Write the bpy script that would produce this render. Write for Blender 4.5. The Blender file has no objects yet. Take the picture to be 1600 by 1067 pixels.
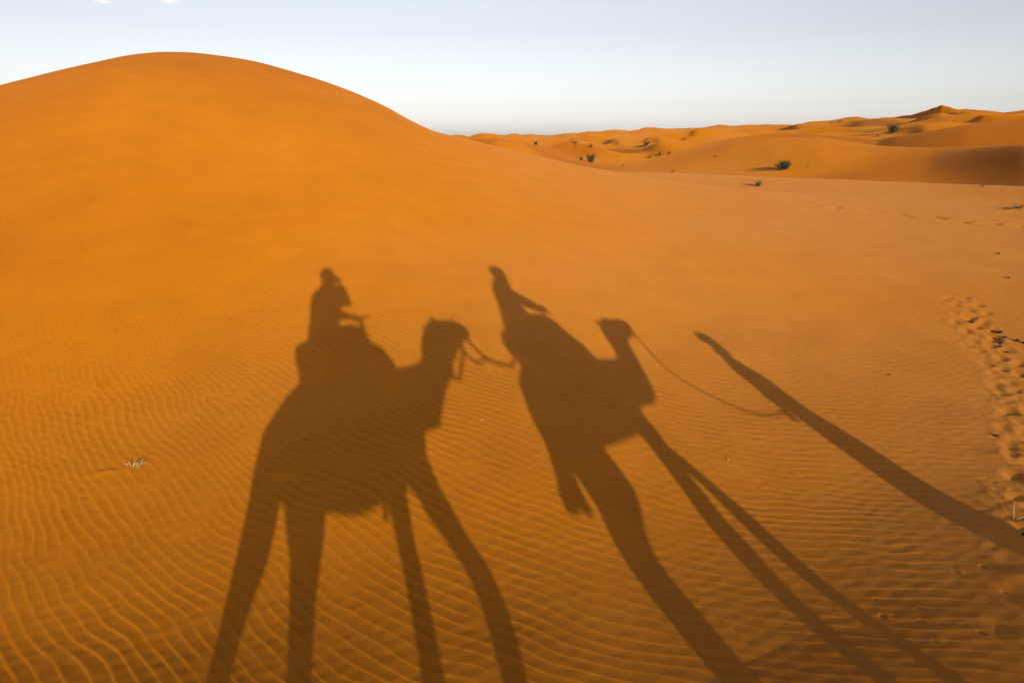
import bpy, bmesh, math, random
import numpy as np
from mathutils import Vector, Matrix
R = math.radians
random.seed(7)
C = bpy.context.scene.collection
sc = bpy.context.scene

# ------------------------------------------------------------------ the place: eye height, sun
EYE = 3.0
PITCH = 16.6
SUN_AZ, SUN_EL = -15.03, 11.05          # azimuth the light travels towards, elevation of the sun
SD = Vector((math.sin(R(SUN_AZ))*math.cos(R(SUN_EL)), math.cos(R(SUN_AZ))*math.cos(R(SUN_EL)), -math.sin(R(SUN_EL))))

# ------------------------------------------------------------------ helpers
def tag(o, label=None, cat=None, group=None, kind=None):
    for k, v in (('label', label), ('category', cat), ('group', group), ('kind', kind)):
        if v: o[k] = v
    return o
def thing(name, label, cat, loc=(0,0,0), rz=0, group=None):
    o = bpy.data.objects.new(name, None); C.objects.link(o)
    o.empty_display_size = .2; o.location = loc; o.rotation_euler = (0, 0, rz)
    return tag(o, label, cat, group)
def link(name, me, mat=None, parent=None, smooth=True):
    o = bpy.data.objects.new(name, me); C.objects.link(o)
    if mat: me.materials.append(mat)
    if smooth: me.polygons.foreach_set('use_smooth', [True]*len(me.polygons))
    if parent: o.parent = parent
    return o
class MB:
    def __init__(s): s.v = []; s.f = []
    def ring_loft(s, rings, cap=True):
        n = len(rings[0]); b = len(s.v)
        for r in rings: s.v += [tuple(p) for p in r]
        for i in range(len(rings)-1):
            for j in range(n):
                k = (j+1) % n
                s.f.append((b+i*n+j, b+i*n+k, b+(i+1)*n+k, b+(i+1)*n+j))
        if cap:
            s.f.append(tuple(b+j for j in range(n))[::-1])
            s.f.append(tuple(b+(len(rings)-1)*n+j for j in range(n)))
    def loft(s, secs, n=18, cap=True):
        """sections (ax, az, bx, bz, halfwidth, y): ellipses across the sagittal plane, with round ends"""
        rs = []
        for (ax, az, bx, bz, w, y) in secs:
            cx, cz = (ax+bx)/2, (az+bz)/2; hx, hz = (ax-bx)/2, (az-bz)/2
            rs.append([(cx+hx*math.cos(t), y+w*math.sin(t), cz+hz*math.cos(t)) for t in [2*math.pi*j/n for j in range(n)]])
        s.ring_loft(rs, cap)
    def tube(s, pts, rad, n=12, cap=True):
        pts = [Vector(p) for p in pts]; rs = []
        if not isinstance(rad, (list, tuple)): rad = [rad]*len(pts)
        up = None
        for i, p in enumerate(pts):
            a = pts[max(0, i-1)]; b = pts[min(len(pts)-1, i+1)]
            t = (b-a).normalized()
            if up is None:
                up = t.orthogonal().normalized()
            up = (up - t*up.dot(t)).normalized(); sd = t.cross(up)
            r = rad[i]; ra, rb = r if isinstance(r, tuple) else (r, r)
            rs.append([p+up*ra*math.cos(2*math.pi*j/n)+sd*rb*math.sin(2*math.pi*j/n) for j in range(n)])
        s.ring_loft(rs, cap)
    def ball(s, c, r, n=14, m=9):
        rx, ry, rz = r if isinstance(r, tuple) else (r, r, r)
        rings = []
        for i in range(1, m):
            a = math.pi*i/m
            rings.append([(c[0]+rx*math.sin(a)*math.cos(2*math.pi*j/n), c[1]+ry*math.sin(a)*math.sin(2*math.pi*j/n), c[2]+rz*math.cos(a)) for j in range(n)])
        s.ring_loft(rings[::-1])
    def box(s, c, h):
        b = len(s.v)
        for x in (-1, 1):
            for y in (-1, 1):
                for z in (-1, 1): s.v.append((c[0]+x*h[0], c[1]+y*h[1], c[2]+z*h[2]))
        for f in ((0,1,3,2),(4,6,7,5),(0,4,5,1),(2,3,7,6),(0,2,6,4),(1,5,7,3)): s.f.append(tuple(b+i for i in f))
    def mesh(s, name):
        me = bpy.data.meshes.new(name); me.from_pydata(s.v, [], s.f); me.update(); return me
    def build(s, name, mat, parent=None, smooth=True, bevel=0):
        o = link(name, s.mesh(name), mat, parent, smooth)
        if bevel:
            m = o.modifiers.new('Bevel', 'BEVEL'); m.width = bevel; m.segments = 2
        return o
    def fused(s, name, mat, parent=None, voxel=.015, smooth=4, fac=.5, shape=None):
        """all shapes melted into one continuous skin"""
        o = bpy.data.objects.new(name, s.mesh(name)); C.objects.link(o)
        m = o.modifiers.new('r', 'REMESH'); m.mode = 'VOXEL'; m.voxel_size = voxel
        if smooth:
            q = o.modifiers.new('s', 'SMOOTH'); q.iterations = smooth; q.factor = fac
        dg = bpy.context.evaluated_depsgraph_get()
        me = bpy.data.meshes.new_from_object(o.evaluated_get(dg))
        old = o.data; bpy.data.objects.remove(o); bpy.data.meshes.remove(old)
        if shape:
            co = np.empty(len(me.vertices)*3, np.float32); me.vertices.foreach_get('co', co)
            co = shape(co.reshape(-1, 3)); me.vertices.foreach_set('co', co.astype(np.float32).ravel()); me.update()
        me.name = name
        return link(name, me, mat, parent)

# ------------------------------------------------------------------ numpy noise
def _hash(ix, iy, seed):
    h = (ix.astype(np.int64)*374761393 + iy.astype(np.int64)*668265263 + seed*974634541) & 0x7fffffff
    h = ((h ^ (h >> 13))*1274126177) & 0x7fffffff
    return (h ^ (h >> 16)) & 0xffff
def noise(x, y, seed=0):
    ix = np.floor(x); iy = np.floor(y); fx = x-ix; fy = y-iy
    u = fx*fx*fx*(fx*(fx*6-15)+10); v = fy*fy*fy*(fy*(fy*6-15)+10)
    out = 0
    for dx in (0, 1):
        for dy in (0, 1):
            a = _hash(ix+dx, iy+dy, seed)*(2*math.pi/65536)
            g = np.cos(a)*(fx-dx) + np.sin(a)*(fy-dy)
            out = out + g*(u if dx else 1-u)*(v if dy else 1-v)
    return out*1.5
def fbm(x, y, seed=0, o=4):
    s = 0; a = 1
    for i in range(o):
        s = s + a*noise(x, y, seed+i); x = x*2.03+5.1; y = y*2.03-3.7; a *= .5
    return s
def sstep(a, b, x):
    t = np.clip((x-a)/(b-a), 0, 1); return t*t*(3-2*t)

# ------------------------------------------------------------------ dunes
# The ground is described along compass bearings (degrees) from the halting place: crest elevation angle,
# distance and profile of the big dune, then the hollows and dunes one meets further out.
AZT = np.radians(np.linspace(-80, 80, 1601))
def smooth_tab(v, k):
    w = np.hanning(k); w /= w.sum(); return np.convolve(np.pad(v, k//2, 'edge'), w, 'valid')
def tab(pairs, k=21):
    a, b = np.array(pairs, float).T
    return smooth_tab(np.interp(AZT, np.radians(a), b), k)
SKY_AIR, SKY_DUST, SKY_OZ, SKY_STR, SKY_SAT = 1.1, 1.45, 1.0, .15, .32
SKY_TINT = (1.06, 1.06, 1.15, 1)
SUN_E, SUN_C, EXPO = 3.65, (1.0, .95, .77), -.09
CLOUD = (7.3, 7.1, 7.1, 1)
FT = [(9.7,21.5),(10.8,20.2),(11.8,18.7),(12.9,17.3),(14,16)]
T_DUNE = [(-54.23,-3.40), (-46.07,-0.67), (-38.55,2.11), (-35.13,3.25), (-31.46,4.39), (-27.55,5.46), (-25.53,5.76), (-23.47,5.82), (-21.37,5.65), (-19.22,5.38), (-17.02,4.83), (-14.75,4.21), (-12.43,3.42), (-10.06,2.42), (-8.12,1.33), (-6.14,0.41), (-4.11,0.02), (-2.06,-0.47), (2.07,-1.42), (5.19,-2.11), (8.29,-2.65), (12.37,-3.31), (16.34,-3.74), (22.47,-4.17), (28.94,-4.40), (36.48,-4.46), (48.07,-4.23), (59.36,-4.31)]
T_PLAIN = [(-54.23,-3.40), (-45.28,-3.00), (-5.22,-3.32), (0.00,-3.24), (4.17,-2.97), (8.29,-2.70), (12.33,-2.71), (18.18,-2.88), (24.55,-2.99), (30.74,-3.09), (36.24,-3.10), (45.30,-3.07), (59.02,-2.99)]
T_MID = [(-53.59,-0.72), (-5.16,-1.22), (-2.48,-0.77), (-1.81,-0.52), (-1.29,-0.23), (-0.26,-0.10), (0.62,-0.25), (1.50,-0.67), (3.16,-1.24), (4.66,-1.56), (7.74,-1.70), (10.27,-1.69), (11.95,-1.36), (13.89,-0.85), (17.01,-0.31), (20.31,-0.00), (23.23,0.07), (24.98,-0.22), (27.19,-0.55), (30.61,-0.68), (32.76,-0.57), (35.76,-0.38), (42.04,-0.54), (58.46,-0.77)]
T_BACK = [(-53.52,-0.43), (-5.14,-0.47), (0.00,-0.47), (2.27,-0.62), (5.21,-0.89), (8.16,-0.81), (11.02,-0.66), (14.69,-0.55), (17.92,-0.07), (20.02,0.16), (22.89,-0.03), (25.49,-0.29), (27.04,-0.42), (28.32,-0.03), (29.92,0.34), (32.53,0.89), (35.51,1.05), (41.71,1.11), (58.16,0.40)]
T_FAR = [(-53.41,0.01), (-10.18,0.07), (-4.42,0.07), (-3.90,0.12), (-3.37,0.04), (-2.46,0.29), (-1.54,0.32), (-0.72,0.17), (-0.05,0.32), (0.70,0.17), (1.59,0.29), (2.26,0.14), (3.13,0.07), (4.31,0.29), (5.18,0.22), (6.06,0.39), (7.15,0.36), (8.24,0.49), (9.39,0.39), (10.40,0.65), (11.39,0.60), (13.64,0.59), (15.14,0.74), (16.22,0.89), (17.32,0.72), (17.98,0.86), (18.90,0.83), (19.67,0.90), (21.50,0.82), (22.62,1.01), (23.84,1.03), (24.80,1.17), (25.62,1.28), (26.59,1.16), (27.87,1.21), (28.76,1.33), (29.86,1.50), (30.78,1.86), (31.46,1.62), (32.18,1.69), (33.44,1.59), (34.35,1.47), (35.41,1.66), (38.68,1.43), (58.09,0.66)]
T_V0 = [(-80,.5),(-20,.3),(-8,-.3),(4,-.5),(10,-.6),(16,-.1),(20,.25),(24,.42),(80,.45)]
T_V1 = [(-80,-.5),(0,-1.),(6,-1.6),(12,-1.5),(18,-1.),(24,-.6),(30,-.4),(38,-.1),(46,.1),(80,.2)]
T_V2 = [(-80,-.5),(0,-1.),(8,-1.4),(16,-1.),(30,-.4),(80,0)]
T_V3 = [(-80,-1.),(0,-.9),(20,-.2),(38,2.),(80,2)]

def nearS(u, k, n=2.): return 1-(1-u)**n*(1+k*u)
E0 = np.radians(tab(T_DUNE, 31))
D0 = tab(list(zip([-75,-40,-25,-12,-5,5,20,40,75], [30,36,42,40,35,30,27,26,24])), 201)
R0 = tab(list(zip([-75,-40,-15,5,30,75], [2.5,3,2.5,2.0,4,6])), 201)
K0 = tab(list(zip([-75,-22,-10,6,25,75], [2,2,1.0,.7,1.3,1.6])), 201)
_u = np.linspace(.02, 1, 200)
_r = R0[:,None]+(D0-R0)[:,None]*_u[None]
N0 = tab([(-80,2.7),(-28,2.7),(-17,2.0),(80,2.0)], 41); K0 = K0+(N0-2)
Z0 = np.min((EYE+np.tan(E0)[:,None]*_r)/nearS(_u[None], K0[:,None], N0[:,None]), axis=1)
def crest_z(t, D, k=11):
    return EYE + D*np.tan(np.radians(tab(t, k)))
KR = [D0]; KZ = [Z0]
def knot(r, z): KR.append(np.broadcast_to(np.asarray(r, float), AZT.shape).copy()); KZ.append(np.broadcast_to(np.asarray(z, float), AZT.shape).copy())
Dp = tab([(-80,62),(-10,58),(10,50),(20,46),(30,44),(38,38),(46,36),(80,36)])
knot(D0+(Dp-D0)*.5, tab(T_V0))
knot(Dp, crest_z(T_PLAIN, Dp))
Dm = tab([(-80,92),(-5,84),(0,84),(5,118),(9,138),(14,124),(19,104),(24,91),(28,84),(32,75),(36,65),(40,57),(46,49),(80,48)], 101)
knot(Dp+(Dm-Dp)*.28, tab(T_V1))
knot(Dm, crest_z(T_MID, Dm))
Db = tab([(-80,140),(0,145),(8,165),(15,160),(30,130),(80,128)], 81)
knot(Dm+(Db-Dm)*.45, tab(T_V2))
knot(Db, crest_z(T_BACK, Db))
knot(Db+38, tab(T_V3))
Df = tab([(-80,430),(0,450),(25,520),(34,420),(80,420)])
knot((Db+Df)*.5, EYE+(Db+Df)*.5*np.tan(np.radians(tab(T_FAR, 81)-.75)))
knot(Df, crest_z(T_FAR, Df, 3))
knot(Df+120, crest_z(T_FAR, Df, 21)-8)
knot(1800, -14.)
KR = np.array(KR); KZ = np.array(KZ)
_dz = np.diff(KZ, axis=0)/np.diff(KR, axis=0)
KS = np.zeros_like(KZ)                        # monotone slopes: flat at crests and in hollows
for j in range(1, len(KZ)-1):
    a, b = _dz[j-1], _dz[j]
    KS[j] = np.where(a*b > 0, 2*a*b/(a+b+np.where(a+b == 0, 1e-9, 0)), 0)
AZMIN, AZSTEP = AZT[0], AZT[1]-AZT[0]
def base_h(x, y):
    x = np.asarray(x, float); y = np.asarray(y, float)
    r = np.hypot(x, y); az = np.clip(np.arctan2(x, y), AZT[0], AZT[-1]-1e-9)
    fi = (az-AZMIN)/AZSTEP; i = np.floor(fi).astype(int); f = fi-i; i1 = np.minimum(i+1, len(AZT)-1)
    L = lambda T: T[i]*(1-f)+T[i1]*f
    d0, r0, k0, z0, n0 = L(D0), L(R0), L(K0), L(Z0), L(N0)
    u = np.clip((r-r0)/(d0-r0), 0, 1)
    out = z0*nearS(u, k0, n0)
    for j in range(len(KR)-1):
        ra, rb = L(KR[j]), L(KR[j+1])
        m = (r > ra) & (r <= rb)
        if not m.any(): continue
        A = lambda T: L(T)[m]
        h = rb[m]-ra[m]; t = (r[m]-ra[m])/h
        za, zb, sa, sb = A(KZ[j]), A(KZ[j+1]), A(KS[j]), A(KS[j+1])
        out[m] = (2*t**3-3*t*t+1)*za+(t**3-2*t*t+t)*h*sa+(3*t*t-2*t**3)*zb+(t**3-t*t)*h*sb
    out[r > 1800] = -14
    # low rise under the riders, added to darken the near ground by tilting it
    out = out + .36*(1-sstep(1.1, 4.5, x*math.sin(R(SUN_AZ))+y*math.cos(R(SUN_AZ))))*(1-sstep(20, 40, r))
    # smaller dunes scattered over the far sand sea
    a = sstep(105, 175, r)*(1-sstep(900, 1500, r))
    m = a > 0
    if m.any():
        X, Y = x[m], y[m]
        wx = X+9*noise(X/60, Y/60, 91); wy = Y+9*noise(X/60, Y/60, 92)
        def crest(px, py, L, wob, s, k):
            ph = 2*math.pi*((X*px+Y*py)/L+wob*noise(X/(L*2.1), Y/(L*2.6), s)+.35*wob*noise(X/(L*.8), Y/(L*.9), s+1))
            f = np.arctan2(k*np.sin(ph), 1-k*np.cos(ph))/math.asin(k)
            return f*(.55+.75*noise(X/(L*1.5), Y/(L*1.7), s+2))
        amp = .75+.0052*np.minimum(r[m], 450)
        near_sky = 1-.75*np.exp(-((r[m]-L(Df)[m])/90)**2)
        out[m] += a[m]*amp*near_sky*(crest(.80, .60, 46, .9, 31, .62)+.62*crest(.95, .28, 24, .8, 35, .6)+.45*noise(X/38, Y/24, 38))
    return out

# --- wind ripples
_gx = np.linspace(-12, 16, 2000)
_ta = np.tan(np.radians(np.interp(_gx, [-6,-4,-2.5,-1,0,1.4,2.6,4,8], [54,50,43,40,29,13,7,2,-4])))
_ta = smooth_tab(_ta, 101)
_G = np.cumsum(_ta)*(_gx[1]-_gx[0])
DENTS = []
def ripple(x, y, shade_mask=False):
    r = np.hypot(x, y)
    wx = x+.075*noise(x/1.1, y/1.1, 3)+.030*noise(x/.42, y/.42, 4)
    wy = y+.10*noise(x/1.3, y/1.3, 5)+.028*noise(x/.38, y/.38, 6)
    lam = .110
    ph = 2*math.pi/lam*(np.interp(wx, _gx, _G)+wy)
    # forks and broken crests
    q = .95*noise(x/.33, y/.5, 11); w = .95*noise(x/.33, y/.5, 12)
    re = .62+q; im = w
    mag = np.clip(np.hypot(re, im)*1.5, 0, 1); ph = ph+np.arctan2(im, re)
    # broad gentle backs, short steep faces turned to the sun
    f = .5+.5*np.arctan2(.80*np.sin(ph), 1-.80*np.cos(ph))/.927
    left = sstep(1.2, -2.4, x)
    amp = (.0027+.0006*left+.0030*np.exp(-((x-.1)/2.2)**2)*sstep(3.6, 6., r))*(1+.55*noise(x/1.6, y/1.6, 21))
    patch = .55+.75*sstep(-.25, .35, fbm(x/1.9, y/1.1, 23, 3))
    amp = amp*np.where(x > 0, patch*sstep(0, .8, x)+(1-sstep(0, .8, x)), 1)
    amp = amp*(1-.28*sstep(1.0, 2.6, x))
    amp = amp*(.45+.55*(1-sstep(7.2, 10.5, r+.9*noise(x/1.5, y/1.5, 24))))*(1-sstep(12, 24, r))
    if shade_mask: return mag*np.clip(f, 0, 1)**1.4*(1-sstep(7.2, 12.5, r))*(.55+.45*sstep(-.3, .3, fbm(x/1.7, y/1.2, 25, 2)))     # ripple shading put into the colour: crests darker, so ripples show in shadow
    h = amp*mag*(f-.5)
    # fine secondary ripples on the upper slopes
    h += .0011*sstep(5, 8, r)*(1-sstep(12, 22, r))*np.sin(2*math.pi*(wx*.30+wy)/.105+2.5*noise(x/.8, y/.8, 41))
    return h
# --- the trodden strip: two files of foot and hoof marks with loose clods between
FARTRACK = np.array(FT)
TRAIL = np.array([(2.55,2.1),(3.05,3.3),(3.75,4.4),(4.95,6.0),(5.75,7.4),(6.45,9.0),(7.4,11.2)])
def trail_dist(x, y):
    d = np.full(np.shape(x), 1e9)
    for (ax, ay), (bx, by) in zip(TRAIL[:-1], TRAIL[1:]):
        ux, uy = bx-ax, by-ay; t = np.clip(((x-ax)*ux+(y-ay)*uy)/(ux*ux+uy*uy), 0, 1)
        d = np.minimum(d, np.hypot(x-ax-t*ux, y-ay-t*uy))
    return d
def make_dents():
    rng = random.Random(5)
    for (ax, ay), (bx, by) in zip(TRAIL[:-1], TRAIL[1:]):
        ln = math.hypot(bx-ax, by-ay)
        for k in range(int(ln*6)):
            t = rng.random(); o = rng.gauss(.12, .17)
            nx, ny = (by-ay)/ln, -(bx-ax)/ln
            DENTS.append((ax+(bx-ax)*t+nx*o, ay+(by-ay)*t+ny*o, rng.uniform(.04, .10), rng.uniform(.006, .017)*(1 if ay > 4 else .3), math.atan2(bx-ax, by-ay)+rng.gauss(0, .4)))
        for side, ph in ((-.10, 0), (.06, .23), (.30, .1)):
            q = ph
            while q < ln:
                o = side+rng.gauss(0, .035); nx, ny = (by-ay)/ln, -(bx-ax)/ln
                DENTS.append((ax+(bx-ax)*q/ln+nx*o, ay+(by-ay)*q/ln+ny*o, rng.uniform(.065, .085), rng.uniform(.012, .022)*(1 if ay > 4 else .3), math.atan2(bx-ax, by-ay)+rng.gauss(0, .15)))
                q += .46+rng.gauss(0, .03)
    # single bird-like prints and a few deeper scoops nearer the corner
    for k in range(22):
        DENTS.append((rng.uniform(2.2, 3.5), rng.uniform(2.7, 4.2), rng.uniform(.012, .024), rng.uniform(.003, .007), rng.uniform(-1, 1)))
    DENTS.extend([(3.50,4.05,.10,.008,.3),(3.2,3.75,.08,.006,.2)])
make_dents()
MOUNDS = [(3.42,3.97,.13,.013),(2.60,3.45,.26,.009),(3.80,4.75,.14,.010),(4.62,5.9,.13,.014)]
def disturbed(x, y):
    d = trail_dist(x, y)+.10*noise(x/.5, y/.5, 51)
    return (1-sstep(.05, .46, d))*(.55+.45*sstep(-.3, .2, fbm(x/.8, y/1.1, 53, 2)))
def detail(x, y):
    h = np.zeros(np.shape(x)); r = np.hypot(x, y)
    m = (r < 44) & (y > -1)
    X, Y = x[m], y[m]
    dist = disturbed(X, Y)
    v = ripple(X, Y)*(1-.75*dist)
    lump = fbm(X/.16, Y/.16, 61, 3)
    v = v+dist*sstep(3.6, 5.2, Y)*(.0075*lump+.010*fbm(X/.45, Y/.45, 66, 2)+.007*np.maximum(fbm(X/.08, Y/.06, 67, 2)-.1, 0)*sstep(-.2,.3,fbm(X/.4, Y/.4, 68, 2)))
    for (cx, cy, s, dp, a) in DENTS:
        k = (np.abs(X-cx) < 4*s) & (np.abs(Y-cy) < 4*s)
        if not k.any(): continue
        dx, dy = X[k]-cx, Y[k]-cy; ca, sa = math.cos(a), math.sin(a)
        q = ((dx*ca-dy*sa)/s)**2+((dx*sa+dy*ca)/(s*1.35))**2
        v[k] += dp*(-np.exp(-q*1.2)+.16*np.exp(-(np.sqrt(q)-1.3)**2*4))
    for (cx, cy, s, hh) in MOUNDS:
        q = ((X-cx)/s)**2+((Y-cy)/(s*.75))**2
        v += hh*np.exp(-q)
    # sand banked up in the lee of the dry tuft
    q = ((X+3.50)*.97+(Y-5.34)*.25)/.17, (-(X+3.50)*.25+(Y-5.34)*.97)/.045
    v += .011*np.exp(-q[0]**2-q[1]**2)
    # old tracks and a scuffed, stony patch far out on the flat
    td = np.full(np.shape(X), 1e9)
    for (ax, ay), (bx, by) in zip(FARTRACK[:-1], FARTRACK[1:]):
        ux, uy = bx-ax, by-ay; t = np.clip(((X-ax)*ux+(Y-ay)*uy)/(ux*ux+uy*uy), 0, 1); td = np.minimum(td, np.hypot(X-ax-t*ux, Y-ay-t*uy))
    k = td < 2.5
    if k.any():
        xx, yy = X[k], Y[k]
        v[k] += (1-sstep(.15, .7, td[k]+.3*noise(xx/.9, yy/.9, 76)))*(-.02+.05*fbm(xx/.5, yy/.5, 77, 2))
    q = ((X-15.2)/1.3)**2+((Y-19.9)/1.7)**2; k = q < 4
    if k.any():
        v[k] += np.exp(-q[k]*1.3)*(.14*fbm(X[k]/.9, Y[k]/.9, 78, 3)+.05)
    v += .004*noise(X/.7, Y/.7, 71)+.0015*noise(X/.09, Y/.09, 73)
    h[m] = v
    return h
def ground_z(x, y):
    a = np.array([x], float), np.array([y], float)
    return float((base_h(*a)+detail(*a))[0])

# ------------------------------------------------------------------ materials
def mat(name, col, rough=.8, var=.25, scale=12., bump=.0, bscale=60., col2=None, sheen=0):
    m = bpy.data.materials.new(name); m.use_nodes = True
    nt = m.node_tree; b = nt.nodes['Principled BSDF']; b.inputs['Roughness'].default_value = rough
    tc = nt.nodes.new('ShaderNodeTexCoord')
    n = nt.nodes.new('ShaderNodeTexNoise'); n.inputs['Scale'].default_value = scale; n.inputs['Detail'].default_value = 6
    nt.links.new(tc.outputs['Object'], n.inputs['Vector'])
    r = nt.nodes.new('ShaderNodeValToRGB'); r.color_ramp.elements[0].position = .3; r.color_ramp.elements[1].position = .7
    c2 = col2 or tuple(c*(1-var) for c in col)
    r.color_ramp.elements[0].color = (*c2, 1); r.color_ramp.elements[1].color = (*col, 1)
    nt.links.new(n.outputs['Fac'], r.inputs['Fac']); nt.links.new(r.outputs['Color'], b.inputs['Base Color'])
    if bump:
        n2 = nt.nodes.new('ShaderNodeTexNoise'); n2.inputs['Scale'].default_value = bscale; n2.inputs['Detail'].default_value = 4
        nt.links.new(tc.outputs['Object'], n2.inputs['Vector'])
        bp = nt.nodes.new('ShaderNodeBump'); bp.inputs['Strength'].default_value = bump; bp.inputs['Distance'].default_value = .01
        nt.links.new(n2.outputs['Fac'], bp.inputs['Height']); nt.links.new(bp.outputs['Normal'], b.inputs['Normal'])
    return m
def sand_material():
    m = bpy.data.materials.new('sand'); m.use_nodes = True
    nt = m.node_tree; N = nt.nodes.new; Lk = nt.links.new
    b = nt.nodes['Principled BSDF']
    b.inputs['Roughness'].default_value = .9; b.inputs['Diffuse Roughness'].default_value = 1.0
    b.inputs['Specular IOR Level'].default_value = .15
    g = N('ShaderNodeNewGeometry')
    # broad tone: deep orange sand, rosier where coarser grains gather
    at = N('ShaderNodeAttribute'); at.attribute_name = 'coarse'
    cr = N('ShaderNodeValToRGB')
    cr.color_ramp.elements[0].color = (*SAND_D, 1); cr.color_ramp.elements[1].color = (*SAND_B, 1); ce = cr.color_ramp.elements.new(.42); ce.color = (*SAND_A, 1)
    Lk(at.outputs['Fac'], cr.inputs['Fac'])
    # grain
    n2 = N('ShaderNodeTexNoise'); n2.inputs['Scale'].default_value = 55; n2.inputs['Detail'].default_value = 5; n2.inputs['Roughness'].default_value = .75
    Lk(g.outputs['Position'], n2.inputs['Vector'])
    r2 = N('ShaderNodeMapRange'); r2.inputs['From Min'].default_value = .25; r2.inputs['From Max'].default_value = .75
    r2.inputs['To Min'].default_value = .88; r2.inputs['To Max'].default_value = 1.10; Lk(n2.outputs['Fac'], r2.inputs['Value'])
    # random darker and lighter patches of sand
    n3 = N('ShaderNodeTexNoise'); n3.inputs['Scale'].default_value = 1.3; n3.inputs['Detail'].default_value = 4
    Lk(g.outputs['Position'], n3.inputs['Vector'])
    r3 = N('ShaderNodeMapRange'); r3.inputs['From Min'].default_value = .3; r3.inputs['From Max'].default_value = .7
    r3.inputs['To Min'].default_value = .94; r3.inputs['To Max'].default_value = 1.05; Lk(n3.outputs['Fac'], r3.inputs['Value'])
    n5 = N('ShaderNodeTexNoise'); n5.inputs['Scale'].default_value = 13; n5.inputs['Detail'].default_value = 4; n5.inputs['Roughness'].default_value = .7
    Lk(g.outputs['Position'], n5.inputs['Vector'])
    r5 = N('ShaderNodeMapRange'); r5.inputs['From Min'].default_value = .3; r5.inputs['From Max'].default_value = .7
    r5.inputs['To Min'].default_value = .945; r5.inputs['To Max'].default_value = 1.055; Lk(n5.outputs['Fac'], r5.inputs['Value'])
    m5 = N('ShaderNodeMath'); m5.operation = 'MULTIPLY'; Lk(r3.outputs['Result'], m5.inputs[0]); Lk(r5.outputs['Result'], m5.inputs[1])
    mu = N('ShaderNodeMath'); mu.operation = 'MULTIPLY'; Lk(r2.outputs['Result'], mu.inputs[0]); Lk(m5.outputs[0], mu.inputs[1])
    a2 = N('ShaderNodeAttribute'); a2.attribute_name = 'ripple_shade'  # painted ripple shading: crests darkened in the base colour
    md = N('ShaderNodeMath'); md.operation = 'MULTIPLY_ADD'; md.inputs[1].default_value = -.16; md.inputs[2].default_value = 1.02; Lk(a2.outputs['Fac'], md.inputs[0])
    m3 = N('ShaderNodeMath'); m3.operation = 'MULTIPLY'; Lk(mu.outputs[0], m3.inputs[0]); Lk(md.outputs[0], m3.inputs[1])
    mx = N('ShaderNodeMix'); mx.data_type = 'RGBA'; mx.blend_type = 'MULTIPLY'; mx.inputs['Factor'].default_value = 1
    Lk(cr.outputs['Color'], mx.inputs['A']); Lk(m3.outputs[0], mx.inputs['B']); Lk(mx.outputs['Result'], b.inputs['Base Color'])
    n4 = N('ShaderNodeTexNoise'); n4.inputs['Scale'].default_value = 120; n4.inputs['Detail'].default_value = 3
    Lk(g.outputs['Position'], n4.inputs['Vector'])
    bp = N('ShaderNodeBump'); bp.inputs['Strength'].default_value = .16; bp.inputs['Distance'].default_value = .004
    Lk(n4.outputs['Fac'], bp.inputs['Height'])
    # faint ripples carried on up the dune
    wv = N('ShaderNodeTexWave'); wv.inputs['Scale'].default_value = 2.6; wv.inputs['Distortion'].default_value = 5; wv.inputs['Detail'].default_value = 2; wv.inputs['Detail Scale'].default_value = .6
    mp = N('ShaderNodeMapping'); mp.inputs['Rotation'].default_value = (0, 0, R(62)); Lk(g.outputs['Position'], mp.inputs['Vector']); Lk(mp.outputs[0], wv.inputs['Vector'])
    bp2 = N('ShaderNodeBump'); bp2.inputs['Strength'].default_value = .15; bp2.inputs['Distance'].default_value = .006
    Lk(wv.outputs['Fac'], bp2.inputs['Height']); Lk(bp.outputs['Normal'], bp2.inputs['Normal'])
    Lk(bp2.outputs['Normal'], b.inputs['Normal'])
    return m
SAND_D = (.352, .099, .0004); SAND_A = (.460, .141, .0012); SAND_B = (.445, .159, .023)

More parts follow.
